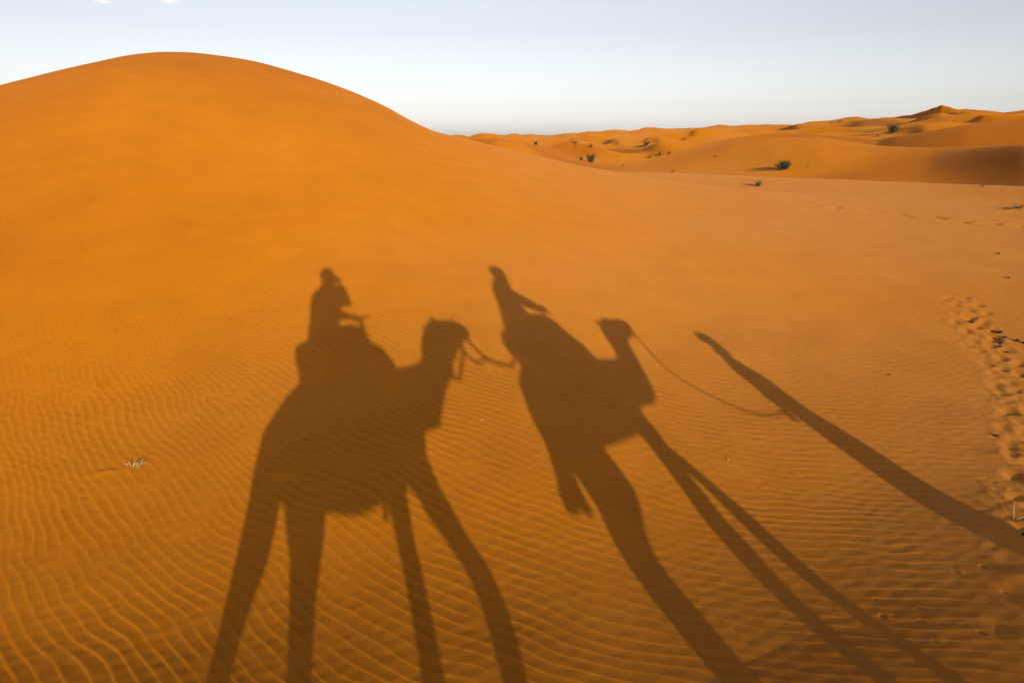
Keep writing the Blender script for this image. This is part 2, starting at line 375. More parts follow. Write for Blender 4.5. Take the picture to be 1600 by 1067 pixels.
# ------------------------------------------------------------------ ground mesh
def build_ground():
    az = np.concatenate([np.arange(-180, -66, 4.), np.arange(-66, -46, .25), np.arange(-46, 46, .1), np.arange(46, 66, .25), np.arange(66, 180, 4.)])
    rs = [.05, .2]
    r = .35
    while r < 1.5: rs.append(r); r += .08
    while r < 8: rs.append(r); r *= 1.0021
    while r < 25: rs.append(r); r *= 1.003
    while r < 60: rs.append(r); r *= 1.008
    while r < 700: rs.append(r); r *= 1.010
    while r < 6000: rs.append(r); r *= 1.05
    rs = np.array(rs); A = np.radians(az)
    nr, na = len(rs), len(A)
    X = (rs[:,None]*np.sin(A)[None]).ravel(); Y = (rs[:,None]*np.cos(A)[None]).ravel()
    Z = np.concatenate([base_h(X[i:i+200000], Y[i:i+200000])+detail(X[i:i+200000], Y[i:i+200000]) for i in range(0, len(X), 200000)])
    co = np.stack([X, Y, Z], 1).astype(np.float32)
    i = np.arange(nr-1)[:,None]*na; j = np.arange(na)[None]; k = (j+1) % na
    q = np.stack([i+j, i+k, i+na+k, i+na+j], -1).reshape(-1, 4)[:, ::-1].astype(np.int32)
    me = bpy.data.meshes.new('sand_dunes')
    me.vertices.add(len(co)); me.vertices.foreach_set('co', co.ravel())
    me.loops.add(q.size); me.loops.foreach_set('vertex_index', q.ravel())
    me.polygons.add(len(q)); me.polygons.foreach_set('loop_start', np.arange(0, q.size, 4, dtype=np.int32))
    me.polygons.foreach_set('loop_total', np.full(len(q), 4, np.int32))
    me.polygons.foreach_set('use_smooth', np.ones(len(q), bool))
    me.update(calc_edges=True)
    # rosy coarse sand lies on the flats, pure orange sand makes up the dunes
    rr = np.hypot(X, Y); azz = np.clip(np.arctan2(X, Y), AZT[0], AZT[-1])
    far = sstep(1.0, 1.18, rr/np.interp(azz, AZT, Dp))
    cs = (.16+.84*sstep(-14, 13, X)-.10*sstep(3, 6, Z))*(1-far)+far*np.clip(.10+.55*sstep(150, 330, rr)+.6*fbm(X/46, Y/46, 81, 3), 0, 1)
    cs = np.clip(cs+.16*fbm(X/7, Y/7, 85, 3)*(rr < 90), 0, 1)
    at = me.attributes.new('coarse', 'FLOAT', 'POINT'); at.data.foreach_set('value', cs.astype(np.float32))
    shade = np.zeros(len(X)); k = (rr < 15) & (Y > -1)
    shade[k] = ripple(X[k], Y[k], True)*(1-disturbed(X[k], Y[k]))
    at = me.attributes.new('ripple_shade', 'FLOAT', 'POINT'); at.data.foreach_set('value', shade.astype(np.float32))  # painted ripple shading, left off the trodden strip
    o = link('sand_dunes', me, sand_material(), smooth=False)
    tag(o, kind='structure')
    return o
build_ground()
# ------------------------------------------------------------------ the caravan that throws the shadows
# Measured across the light: x runs along the line of march, z is height; every figure stands on the added low rise.
GZ = .36
M_FUR = mat('camel_fur', (.42,.27,.14), .95, .35, 9, .6, 90)
M_FUR2 = mat('camel_fur_dark', (.30,.18,.09), .95, .35, 9, .6, 90)
M_SKIN = mat('skin', (.40,.23,.15), .6, .12, 20, .1, 120)
M_EYE = mat('eye', (.02,.014,.01), .15, .1)
M_RED = mat('red_wool', (.34,.04,.03), .95, .4, 30, .5, 200, col2=(.16,.02,.03))
M_BLUE = mat('blue_cotton', (.05,.10,.30), .9, .25, 14, .4, 160)
M_INDIGO = mat('indigo_cotton', (.03,.05,.16), .9, .3, 14, .4, 160)
M_WHITE = mat('pale_cotton', (.62,.58,.50), .9, .12, 14, .4, 160)
M_GREEN = mat('olive_cotton', (.12,.13,.07), .9, .25, 14, .4, 160)
M_DENIM = mat('grey_trousers', (.10,.11,.13), .9, .25, 18, .4, 200)
M_LEATH = mat('leather', (.14,.07,.035), .6, .35, 18, .3, 120)
M_ROPE = mat('rope', (.30,.24,.16), .95, .35, 160, .8, 300)
M_IRON = mat('iron', (.06,.055,.05), .5, .3, 30, .2, 90)
M_BLACK = mat('black_casing', (.015,.015,.016), .4, .2, 60, .1, 300)
M_GLASS = mat('lens_glass', (.01,.012,.02), .05, .1)

class FB(MB):
    """MB whose coordinates are given on the march line; (ox, GZ) is the thing's own base"""
    def __init__(s, ox): super().__init__(); s.ox = ox
    def mesh(s, name):
        me = bpy.data.meshes.new(name)
        me.from_pydata([(x-s.ox, y, z-GZ) for x, y, z in s.v], [], s.f); me.update(); return me
def march(name, label, cat, ox, s0):
    a = R(SUN_AZ)
    return thing(name, label, cat, (ox*math.cos(a)+s0*math.sin(a), -ox*math.sin(a)+s0*math.cos(a), GZ), -a)
def leg(mb, rows, y, w0=.11, w1=.055):
    """rows (z, back, front) from the shoulder or thigh down to the foot pad"""
    n = len(rows); secs = []
    for i, (z, a, b) in enumerate(rows):
        t = min(1, i/(n-5)); w = w0*(1-t)**1.3+w1
        if i >= n-2: w = w1*1.55
        secs.append((a, z, b, z, w, y*(1+.12*min(1, t))))
    mb.loft(secs, 16)
def trunk(mb, rows):
    mb.loft([(x, zt, x+(.0), zb, w, 0) for x, zt, zb, w in rows], 24)
def camel(label, ox, s0, body, neck, legs, ears, tail, eye, fur):
    t = march('camel', label, 'camel', ox, s0)
    mb = FB(ox)
    trunk(mb, body)
    mb.loft([(a[0], a[1], b[0], b[1], w, 0) for a, b, w in neck], 18)
    for y, rows in legs: leg(mb, rows, y)
    for s in (-1, 1):
        mb.tube([(ears[0]+.05, s*.06, ears[1]-.05), (ears[0]+.01, s*.10, ears[1]-.01), (ears[0]-.03, s*.125, ears[1]+.012)], [(.03,.03), (.028,.02), .010], 10)
    mb.loft([(x-r, z, x+r, z, r*.6, 0) for x, z, r in tail], 12)
    # ragged hairs at the end of the tail
    rg = random.Random(4); tx, tz, tr = tail[-2]
    for i in range(9):
        q = -1+2*i/8; xx = tx+q*tr*.9; mb.tube([(xx, .01*(i%3-1), tz+.06), (xx+.01*q, .012*(i%3-1), tz-.01), (xx+.02*q, .01*(i%2), tz-.05-rg.uniform(0,.05))], [.016,.014,.010], 6)
    # split lip and brow
    mb.ball((eye[0]+.01, .085, eye[1]+.03), (.04, .025, .022)); mb.ball((eye[0]+.01, -.085, eye[1]+.03), (.04, .025, .022))
    mb.fused('body', fur, t, .016, 5, .5)
    for s in (-1, 1):
        e = FB(ox); e.ball((eye[0], s*.098, eye[1]), .021); e.build('eye', M_EYE, t)
    return t
def ring_pts(a, b, w, grow=.012, n=26, y=0):
    cx, cz = (a[0]+b[0])/2, (a[1]+b[1])/2; hx, hz = (a[0]-b[0])/2, (a[1]-b[1])/2; l = math.hypot(hx, hz); k = (l+grow)/l
    return [(cx+hx*k*math.cos(q), y+(w+grow)*math.sin(q), cz+hz*k*math.cos(q)) for q in [2*math.pi*i/n for i in range(n+1)]]
def halter(t, ox, neck, im, ip, rein, label=None):
    mb = FB(ox)
    for i in (im, ip):
        a, b, w = neck[i]; mb.tube(ring_pts(a, b, w), .012, 8)
    am, bm, wm = neck[im]; ap, bp_, wp = neck[ip]
    for s in (-1, 1):
        mb.tube([((am[0]+bm[0])/2, s*(wm+.012), (am[1]+bm[1])/2), ((ap[0]+bp_[0])/2, s*(wp+.012), (ap[1]+bp_[1])/2)], .011, 8)
    h = mb.build('halter', M_RED, t)
    if rein:
        r = FB(ox); r.tube([(x, .02*math.sin(i*1.3), z) for i, (x, z) in enumerate(rein)], .017, 8); r.build('rein', M_ROPE, t)
def saddle(label, ox, s0, pad, flap, girth, posts, bar, padm, clothm):
    t = march('saddle', label, 'saddle', ox, s0)
    mb = FB(ox); mb.loft([(x, zt, x, zb, w, 0) for x, zb, zt, w in pad], 26)
    mb.fused('pad', padm, t, .014, 4)
    # woven blanket hanging down both flanks
    x0, x1, zlow = flap; mb = FB(ox); n = 24; prof = []
    for i in range(-14, 15):
        q = i/14; s = 1 if q > 0 else -1; a = abs(q)
        if a > .5: y, z = .452+.02*(a-.5)*2, 1.80-(a-.5)*2*(1.80-zlow)
        else: y, z = .452*math.sin(a*math.pi), 1.80+.22*math.cos(a*math.pi)
        prof.append((s*y, z))
    for x in [x0+(x1-x0)*i/n for i in range(n+1)]:
        for k, (y, z) in enumerate(prof):
            f = abs(k-14)/14
            mb.v.append((x, y*(1+.02*math.sin(x*17+k)*f), z+(.012*math.sin(x*23) if f == 1 else 0)))
    m = len(prof)
    for i in range(n):
        for k in range(m-1): mb.f.append((i*m+k, i*m+k+1, (i+1)*m+k+1, (i+1)*m+k))
    b = mb.build('blanket', clothm, t); so = b.modifiers.new('Solidify', 'SOLIDIFY'); so.thickness = .02
    mb = FB(ox); gx, gt, gb, gw = girth; mb.tube(ring_pts((gx, gt), (gx, gb), gw, .02), (.026), 8); mb.build('girth', M_LEATH, t)
    mb = FB(ox)
    for p in posts: mb.tube([(p[0], p[4], p[1]), (p[2], p[4], p[3])], .016, 10)
    mb.tube(bar, [.017]*(len(bar)-1)+[.012], 10)
    mb.build('handle', M_IRON, t)
    return t
def tassel(t, ox, pts):
    mb = FB(ox)
    for x, y, z0, z1 in pts:
        mb.tube([(x, y, z0), (x+.004, y, (z0+z1)/2), (x, y, z1+.03), (x+.002, y, z1)], [.008, .009, .020, .024], 8)
    mb.build('tassel', M_RED, t)
def head_shape(mb, c, r, yaw, pitch=0):
    """skull, jaw, nose, brow, ears; yaw is the way the face looks (0 = along +x)"""
    f = Vector((math.cos(yaw), math.sin(yaw), pitch)).normalized(); u = Vector((0,0,1)); u = (u-f*u.dot(f)).normalized(); s = u.cross(f); c = Vector(c)
    rx, rz = r
    P = lambda a, b, d: tuple(c+f*a+s*b+u*d)
    mb.tube([P(-.0,0,-rz*1.0), P(0,0,-rz*.85), P(-.0,0,-rz*.4), P(-.005,0,0), P(-.008,0,rz*.45), P(-.006,0,rz*.8), P(-.004,0,rz*.98)],
            [rx*.25, rx*.62, rx*.86, rx*.98, rx*.98, rx*.68, rx*.2], 18)
    mb.ball(P(rx*.38,0,-rz*.70), (rx*.42, rx*.42, rz*.22)); mb.ball(P(rx*.5,0,rz*.12), (rx*.45, rx*.6, rz*.12))
    mb.tube([P(rx*.86,0,rz*.08), P(rx*1.08,0,-rz*.14), P(rx*1.18,0,-rz*.26), P(rx*.9,0,-rz*.32)], [.009, .012, .016, .012], 10)
    mb.tube([P(rx*.82,-.022,-rz*.50), P(rx*.93,0,-rz*.47), P(rx*.82,.022,-rz*.50)], [.006, .009, .006], 8)
    for q in (-1, 1):
        mb.tube([P(-.01,q*rx*.9,-rz*.2), P(-.018,q*rx*1.06,0), P(-.012,q*rx*1.04,rz*.16)], [.010, (.02,.010), .012], 8)
    return [P(rx*.80, q*.031, rz*.02) for q in (-1, 1)]
def hand(mb, wrist, d, n, side, curl=.9):
    """palm along d from the wrist, n = the way the palm faces, side = towards the thumb; fingers bend towards n"""
    w = Vector(wrist); d = Vector(d).normalized(); n = Vector(n); n = (n-d*n.dot(d)).normalized(); sd = d.cross(n)
    if sd.dot(Vector(side)) < 0: sd = -sd
    mb.tube([w-d*.015, w+d*.02, w+d*.05, w+d*.085], [(.022,.022), (.026,.026), (.030,.030), (.030,.030)], 12)
    for k, (off, L) in enumerate(((.030,.075), (.011,.083), (-.009,.077), (-.028,.060))):
        p = w+d*.085+sd*off; a = 0; pts = [p-d*.02, p]; q = p
        for j, fr in enumerate((.44, .32, .24)):
            a += curl*(.55+.12*k if j == 0 else .75); q = q+(d*math.cos(a)+n*math.sin(a))*L*fr; pts.append(q)
        mb.tube(pts, [.0105, .0105, .0095, .0085, .0068], 8)
    p = w+d*.03+sd*.026; m = (d*.65+sd*.6+n*.35).normalized(); e = (d*.75+n*.6+sd*.05).normalized()
    mb.tube([p-sd*.012, p+m*.034, p+m*.034+e*.03, p+m*.034+e*.03+(d*.5+n*.8).normalized()*.022], [.014, .0125, .0105, .0075], 8)

# ---- rear camel with the photographer on its back
N1 = [((.60,2.05),(.75,1.58),.20),((.74,2.045),(.885,1.595),.15),((.86,2.06),(.955,1.69),.125),((.925,2.10),(1.08,1.83),.11),((.95,2.20),(1.21,1.93),.105),((1.0,2.29),(1.25,2.02),.105),
      ((1.07,2.38),(1.31,2.07),.115),((1.17,2.45),(1.39,2.13),.11),((1.34,2.44),(1.47,2.2),.095),((1.48,2.42),(1.525,2.22),.08),((1.575,2.375),(1.57,2.235),.068),((1.615,2.31),(1.60,2.25),.045)]
S0 = -.2
cam1 = camel('sandy brown camel walking with one foreleg bent, photographer on its back', .0, S0,
    [(-.74,1.60,1.45,.08),(-.66,1.70,1.28,.22),(-.52,1.86,1.23,.31),(-.3,2.0,1.21,.37),(-.1,2.09,1.215,.40),(.06,2.09,1.215,.41),(.2,2.07,1.255,.42),(.45,2.02,1.33,.40),(.60,2.0,1.40,.33),(.69,1.98,1.47,.24),(.73,1.93,1.62,.15)], N1,
    [(.16, [(1.6,-.70,-.40),(1.40,-.765,-.45),(1.24,-.785,-.527),(1.11,-.805,-.548),(.97,-.825,-.595),(.87,-.84,-.665),(.80,-.846,-.705),(.70,-.85,-.72),(.6,-.83,-.73),(.48,-.81,-.72),(.41,-.82,-.68),(.355,-.84,-.62)]),
     (-.16,[(1.6,-.56,-.2),(1.3,-.516,-.175),(1.16,-.48,-.185),(1.07,-.44,-.215),(.97,-.43,-.25),(.86,-.412,-.265),(.72,-.40,-.28),(.6,-.395,-.29),(.48,-.39,-.29),(.41,-.40,-.25),(.355,-.42,-.20)]),
     (-.16,[(1.6,.25,.5),(1.35,.26,.45),(1.25,.298,.444),(1.15,.31,.438),(1.05,.318,.444),(.95,.318,.44),(.87,.30,.43),(.75,.31,.425),(.6,.325,.41),(.48,.33,.41),(.41,.32,.45),(.355,.30,.50)]),
     (.16, [(1.65,.52,.76),(1.45,.46,.68),(1.3,.46,.715),(1.24,.533,.74),(1.17,.56,.775),(1.08,.64,.815),(.99,.72,.885),(.92,.748,.905),(.86,.735,.885),(.78,.70,.815),(.65,.655,.75),(.5,.62,.70),(.42,.61,.73),(.355,.60,.79)])],
    (1.20,2.455), [(-.72,1.58,.03),(-.76,1.4,.025),(-.77,1.2,.022),(-.76,1.08,.035),(-.75,1.0,.02)], (1.30,2.33), M_FUR)
halter(cam1, .0, N1, 9, 6, [(1.471,2.223),(1.43,2.134),(1.40,2.071),(1.32,1.989),(1.277,1.924),(1.236,1.892),(1.20,1.90),(1.12,1.93)])
sd1 = saddle('red padded saddle with iron handle under the photographer', .0, S0,
    [(-.475,2.16,2.24,.22),(-.42,2.0,2.27,.33),(-.3,1.9,2.32,.38),(-.1,1.95,2.34,.40),(.04,1.95,2.37,.40),(.08,1.95,2.45,.38),(.2,1.95,2.465,.36),(.31,1.95,2.42,.33),(.38,1.93,2.29,.33),(.45,1.9,2.235,.34),(.5,1.88,2.225,.33),(.535,1.87,2.16,.3),(.6,1.85,2.08,.22)],
    (-.42,.46,1.42), (.36,2.02,1.30,.42), [(.30,2.38,.31,2.53,0),(.36,2.30,.318,2.50,0)], [(.235,0,2.528),(.33,0,2.533),(.425,0,2.542)], M_RED, M_RED)
tassel(sd1, .0, [(.262, 0, 1.33, 1.205)])
p1 = march('person', 'person in pale shirt and headscarf riding the rear camel, one arm raised to the face', 'person', .0, S0)
mb = FB(0)
eyes = head_shape(mb, (-.058,.03,3.09), (.078,.125), R(90))
mb.tube([(-.12,0,2.84),(-.085,.01,2.93),(-.07,.015,3.0)], [.065,.055,.052], 12)
mb.loft([(-.315,2.36,.05,2.36,.165,0),(-.30,2.48,.045,2.48,.155,0),(-.285,2.62,.045,2.62,.15,0),(-.275,2.76,.06,2.76,.15,0),(-.22,2.85,.03,2.86,.11,0),(-.14,2.91,-.02,2.92,.06,0)], 18)
A1 = ([(-.02,-.09,2.82),(.09,-.03,2.76),(.175,.03,2.71),(.135,.07,2.83),(.098,.10,2.955)], [.06,.055,.045,.042,.028])
B1 = ([(-.24,.10,2.80),(-.13,.17,2.67),(-.03,.19,2.565),(.09,.11,2.55),(.185,.04,2.545)], [.06,.052,.045,.040,.028])
mb.tube(*A1); mb.tube(*B1)
hand(mb, (.098,.10,2.955), (-.10,.25,1), (-1,.3,0), (0,1,.2), 1.0)
hand(mb, (.185,.04,2.545), (1,-.35,-.02), (0,.2,-1), (0,-1,0), 1.25)
L1 = [[(-.12,s*.10,2.36),(.06,s*.30,2.30),(.22,s*.465,2.20),(.19,s*.50,2.0),(.13,s*.52,1.79)] for s in (1,-1)]
for L in L1: mb.tube(L, [.105,.095,.07,.062,.042])
mb.fused('body', M_SKIN, p1, .007, 3)
for e in eyes: q = FB(0); q.ball(e, .011); q.build('eye', M_EYE, p1)
mb = FB(0)
mb.loft([(-.337,2.30,.085,2.32,.20,0),(-.327,2.42,.068,2.44,.18,0),(-.31,2.53,.064,2.55,.17,0),(-.302,2.74,.13,2.75,.165,0),(-.27,2.86,.10,2.88,.135,0),(-.18,2.93,.065,2.95,.075,0)], 20)
mb.tube(A1[0][:-1]+[(.104,.097,2.93)], [.078,.074,.07,.062,.05]); mb.tube(B1[0][:-1]+[(.17,.05,2.547)], [.07,.068,.062,.056,.046])
mb.fused('shirt', M_WHITE, p1, .011, 4)
mb = FB(0)
mb.loft([(-.325,2.28,.08,2.30,.19,0),(-.32,2.40,.06,2.41,.175,0)], 18)
for L in L1: mb.tube(L[:-1]+[(.14,L[-1][1],1.84)], [.12,.108,.085,.075,.065])
mb.fused('trousers', M_DENIM, p1, .013, 4)
mb = FB(0)
mb.ball((-.058,.0,3.11), (.108,.112,.112)); mb.ball((-.068,-.03,3.04), (.075,.085,.10))
mb.tube([(-.06+.085*math.cos(a),.01+.085*math.sin(a),2.945+.01*math.sin(3*a)) for a in [2*math.pi*i/16 for i in range(17)]], .026, 10)
mb.fused('headscarf', M_INDIGO, p1, .01, 4)
for s, L in zip((1,-1), L1):
    mb = FB(0); mb.tube([(.08,s*.52,1.75),(.12,s*.52,1.765),(.2,s*.535,1.74),(.30,s*.545,1.72),(.335,s*.545,1.715)], [.03,.048,.042,.034,.018], 12); mb.fused('shoe', M_LEATH, p1, .012, 3)
cm = march('camera', 'small black camera held up in the photographer\'s right hand', 'camera', .0, S0)
mb = FB(0); mb.box((.035,.152,3.0), (.062,.020,.040)); mb.box((.03,.152,3.046), (.022,.014,.010)); mb.build('casing', M_BLACK, cm, False, .006)
mb = FB(0); mb.tube([(0,.165,3.0),(0,.180,3.0),(0,.186,3.0)], [.030,.030,.027], 20); mb.build('lens', M_GLASS, cm)

# ---- leading camel with its rider
N2 = [((3.05,1.94),(3.07,1.57),.22),((3.17,1.925),(3.235,1.542),.16),((3.26,1.925),(3.345,1.592),.12),((3.31,1.94),(3.45,1.705),.105),((3.34,1.98),(3.535,1.835),.095),((3.385,2.06),(3.62,1.97),.09),((3.40,2.15),(3.70,2.07),.095),
      ((3.49,2.26),(3.745,2.09),.105),((3.62,2.335),(3.80,2.095),.10),((3.76,2.30),(3.86,2.11),.085),((3.88,2.305),(3.90,2.145),.07),((3.968,2.272),(3.955,2.20),.05)]
O2 = 2.45; S2 = -.35
cam2 = camel('dark brown camel leading the rear one on a rope, tail swinging', O2, S2,
    [(1.79,1.66,1.5,.08),(1.86,1.85,1.40,.23),(2.0,1.97,1.36,.32),(2.2,2.06,1.38,.38),(2.45,2.12,1.39,.41),(2.7,2.06,1.40,.41),(2.9,1.98,1.45,.37),(3.05,1.93,1.55,.28),(3.2,1.89,1.55,.18)], N2,
    [(.16, [(1.7,1.85,2.15),(1.42,1.83,2.2),(1.25,1.88,2.15),(1.1,1.90,2.1),(1.0,1.86,2.03),(.93,1.84,2.0),(.86,1.84,1.98),(.78,1.845,1.97),(.6,1.85,1.95),(.48,1.85,1.95),(.41,1.84,1.99),(.355,1.82,2.03)]),
     (-.16,[(1.7,1.95,2.28),(1.42,2.05,2.30),(1.3,2.1,2.325),(1.19,2.1,2.328),(1.11,2.05,2.256),(1.05,2.0,2.166),(.98,1.95,2.085),(.86,1.95,2.075),(.78,1.95,2.05),(.6,1.96,2.05),(.48,1.965,2.05),(.41,1.96,2.09),(.355,1.94,2.14)]),
     (-.16,[(1.7,2.7,3.0),(1.42,2.79,3.0),(1.26,2.77,2.93),(1.12,2.745,2.925),(1.02,2.705,2.89),(.93,2.675,2.86),(.86,2.635,2.78),(.8,2.605,2.72),(.7,2.60,2.70),(.55,2.60,2.68),(.42,2.60,2.70),(.355,2.58,2.75)]),
     (.16, [(1.7,2.75,3.05),(1.42,2.82,2.96),(1.3,2.85,2.96),(1.19,2.9,3.025),(1.07,2.97,3.08),(.95,2.98,3.13),(.87,2.965,3.11),(.8,2.95,3.08),(.7,2.96,3.06),(.5,2.98,3.07),(.42,2.97,3.1),(.355,2.96,3.16)])],
    (3.49,2.28), [(1.82,1.62,.04),(1.82,1.45,.06),(1.80,1.34,.085),(1.77,1.25,.10),(1.74,1.19,.095),(1.715,1.145,.06)], (3.63,2.22), M_FUR2)
halter(cam2, O2, N2, 9, 7, None)
saddle('blue padded saddle with crossbar handle on the leading camel', O2, S2,
    [(1.955,2.13,2.18,.18),(1.99,2.05,2.25,.3),(2.1,2.0,2.32,.38),(2.3,2.0,2.38,.4),(2.5,2.0,2.43,.4),(2.57,2.0,2.45,.38),(2.66,2.0,2.445,.36),(2.75,2.0,2.44,.34),(2.82,1.98,2.39,.33),(2.88,1.95,2.32,.32),(2.91,1.93,2.22,.3),(2.96,1.9,2.13,.26),(3.0,1.9,2.07,.2)],
    (2.0,2.9,1.50), (2.80,2.05,1.41,.41), [(2.78,2.40,2.80,2.49,.05),(2.78,2.40,2.80,2.49,-.05)], [(2.82,-.16,2.492),(2.81,-.05,2.492),(2.81,.05,2.492),(2.82,.16,2.492)], M_BLUE, M_BLUE)
p2 = march('person', 'person in olive jacket riding the leading camel with both hands on the handle', 'person', O2, S2)
mb = FB(O2)
eyes = head_shape(mb, (2.588,0,3.025), (.080,.125), 0, -.1)
mb.tube([(2.46,0,2.83),(2.52,0,2.90),(2.56,0,2.96)], [.06,.052,.05], 12)
mb.loft([(2.12,2.36,2.53,2.44,.165,0),(2.18,2.50,2.535,2.53,.16,0),(2.245,2.62,2.53,2.62,.155,0),(2.295,2.75,2.56,2.72,.16,0),(2.35,2.85,2.57,2.80,.14,0),(2.43,2.90,2.56,2.86,.06,0)], 18)
AR = [([(2.45,s*.16,2.79),(2.55,s*.20,2.70),(2.635,s*.20,2.625),(2.72,s*.15,2.56),(2.795,s*.10,2.515)], [.055,.05,.043,.038,.028]) for s in (1,-1)]
for s, a in zip((1,-1), AR):
    mb.tube(*a); hand(mb, a[0][-1], (1,-s*.25,-.1), (0,0,-1), (0,-s,0), 1.3)
L2 = [[(2.30,s*.10,2.42),(2.47,s*.30,2.36),(2.62,s*.465,2.26),(2.58,s*.50,2.06),(2.52,s*.52,1.86)] for s in (1,-1)]
for L in L2: mb.tube(L, [.105,.095,.07,.062,.042])
mb.fused('body', M_SKIN, p2, .007, 3)
for e in eyes: q = FB(O2); q.ball(e, .011); q.build('eye', M_EYE, p2)
mb = FB(O2)
mb.loft([(2.10,2.34,2.57,2.44,.195,0),(2.155,2.463,2.565,2.51,.18,0),(2.225,2.60,2.55,2.62,.17,0),(2.272,2.755,2.585,2.72,.17,0),(2.322,2.862,2.60,2.80,.15,0),(2.41,2.93,2.585,2.865,.08,0)], 20)
for a in AR: mb.tube(a[0][:-1]+[(2.775,a[0][-1][1]*1.1,2.527)], [.072,.068,.06,.052,.042])
mb.fused('jacket', M_GREEN, p2, .011, 4)
mb = FB(O2)
mb.loft([(2.10,2.31,2.56,2.40,.19,0),(2.15,2.42,2.56,2.47,.175,0)], 18)
for L in L2: mb.tube(L[:-1]+[(2.53,L[-1][1],1.91)], [.12,.108,.085,.075,.065])
mb.fused('trousers', M_DENIM, p2, .013, 4)
mb = FB(O2)
mb.ball((2.575,0,3.065), (.112,.098,.098)); mb.ball((2.545,0,2.98), (.082,.09,.10)); mb.ball((2.49,0,3.06), (.05,.06,.07))
mb.tube([(2.52+.09*math.cos(a),.09*math.sin(a),2.90-.03*math.cos(a)) for a in [2*math.pi*i/16 for i in range(17)]], .036, 10)
mb.fused('headscarf', M_WHITE, p2, .01, 4)
for s in (1,-1):
    mb = FB(O2); mb.tube([(2.48,s*.52,1.82),(2.52,s*.52,1.835),(2.6,s*.535,1.81),(2.70,s*.545,1.79),(2.735,s*.545,1.785)], [.03,.048,.042,.034,.018], 12); mb.fused('shoe', M_LEATH, p2, .012, 3)

# ---- the guide on foot
OG = 4.75
g = march('person', 'person on foot in a long blue robe and turban leading the camels', 'person', OG+.03, 0)
mb = FB(OG)
eyes = head_shape(mb, (4.862,0,1.885), (.074,.108), 0)
mb.tube([(4.79,0,1.72),(4.83,0,1.79),(4.85,0,1.84)], [.06,.05,.048], 12)
mb.loft([(4.66,1.15,4.87,1.15,.16,0),(4.66,1.3,4.85,1.3,.15,0),(4.655,1.45,4.88,1.45,.165,0),(4.665,1.6,4.89,1.6,.175,0),(4.72,1.71,4.86,1.71,.13,0)], 16)
GA = [([(4.77,.17,1.66),(4.72,.22,1.53),(4.68,.225,1.42),(4.645,.21,1.36),(4.615,.19,1.315)], [.05,.046,.04,.034,.027]),
      ([(4.79,-.17,1.66),(4.80,-.225,1.53),(4.80,-.235,1.40),(4.83,-.22,1.29),(4.855,-.20,1.19)], [.05,.046,.04,.034,.027])]
mb.tube(*GA[0]); mb.tube(*GA[1])
hand(mb, GA[0][0][-1], (-.35,-.1,-1), (-.6,-.4,.2), (-.6,.3,0), 1.2); hand(mb, GA[1][0][-1], (.15,.05,-1), (0,1,0), (1,0,0), .35)
for s, xs in ((1,(4.77,4.79,4.84)), (-1,(4.75,4.68,4.61))):
    mb.tube([(xs[0],s*.085,1.18),(xs[1],s*.085,.78),(xs[2],s*.10,.43)], [.08,.045,.036], 12)
mb.fused('body', M_SKIN, g, .008, 3)
for e in eyes: q = FB(OG); q.ball(e, .010); q.build('eye', M_EYE, g)
mb = FB(OG)
mb.loft([(4.53,.50,4.94,.50,.255,0),(4.535,.65,4.93,.65,.25,0),(4.545,.83,4.90,.83,.24,0),(4.585,.94,4.905,.94,.225,0),(4.605,1.1,4.925,1.1,.21,0),(4.635,1.3,4.885,1.3,.195,0),(4.64,1.41,4.90,1.41,.195,0),(4.63,1.52,4.93,1.52,.20,0),(4.65,1.62,4.91,1.62,.19,0),(4.71,1.71,4.865,1.72,.14,0),(4.76,1.78,4.86,1.79,.07,0)], 22)
mb.tube(GA[0][0][:-1]+[(4.625,.195,1.33)], [.07,.064,.062,.06,.058]); mb.tube(GA[1][0][:-1]+[(4.85,-.205,1.22)], [.07,.064,.06,.058,.056])
mb.fused('robe', M_BLUE, g, .012, 4)
mb = FB(OG)
mb.ball((4.862,0,1.935), (.096,.092,.062)); mb.tube([(4.86+.082*math.cos(a),.08*math.sin(a),1.925+.012*math.sin(2*a)) for a in [2*math.pi*i/16 for i in range(17)]], .026, 10)
mb.tube([(4.83+.075*math.cos(a),.075*math.sin(a),1.785) for a in [2*math.pi*i/16 for i in range(17)]], .03, 10)
mb.fused('turban', M_INDIGO, g, .009, 4)
for s, x in ((1,4.85), (-1,4.61)):
    mb = FB(OG); mb.tube([(x-.07,s*.10,.395),(x-.03,s*.10,.41),(x+.05,s*.105,.40),(x+.14,s*.11,.388),(x+.175,s*.11,.385)], [.022,.042,.040,.032,.018], 12); mb.fused('shoe', M_LEATH, g, .011, 3)

# ---- ropes
r1 = march('lead_rope', 'knotted rope from the rear camel\'s halter to the leading saddle', 'rope', 1.52, 0)
mb = FB(1.52)
mb.tube([(1.522,-.12,2.246),(1.584,-.16,2.125),(1.645,-.2,2.037),(1.755,-.24,1.99),(1.889,-.28,1.965),(2.03,-.33,2.06)], .017, 8)
mb.tube([(1.424,-.12,2.144),(1.455,-.14,2.05),(1.519,-.17,2.0),(1.58,-.19,2.01),(1.645,-.2,2.037)], .015, 8)
mb.build('strand', M_ROPE, r1)
mb = FB(1.52); mb.ball((1.648,-.2,2.035), (.036,.03,.028)); mb.ball((1.672,-.2,2.02), (.022,.026,.022)); mb.fused('knot', M_ROPE, r1, .008, 2)
r2 = march('guide_rope', 'thin slack rope from the leading camel\'s muzzle to the guide\'s hand', 'rope', 3.87, 0)
mb = FB(3.87)
gp = [(3.90,-.30,2.13),(3.872,-.26,2.03),(3.85,-.22,1.90),(3.83,-.18,1.75),(3.87,-.12,1.62),(4.0,-.05,1.48),(4.16,.02,1.36),(4.29,.08,1.30),(4.45,.14,1.275),(4.57,.18,1.28),(4.64,.19,1.30)]
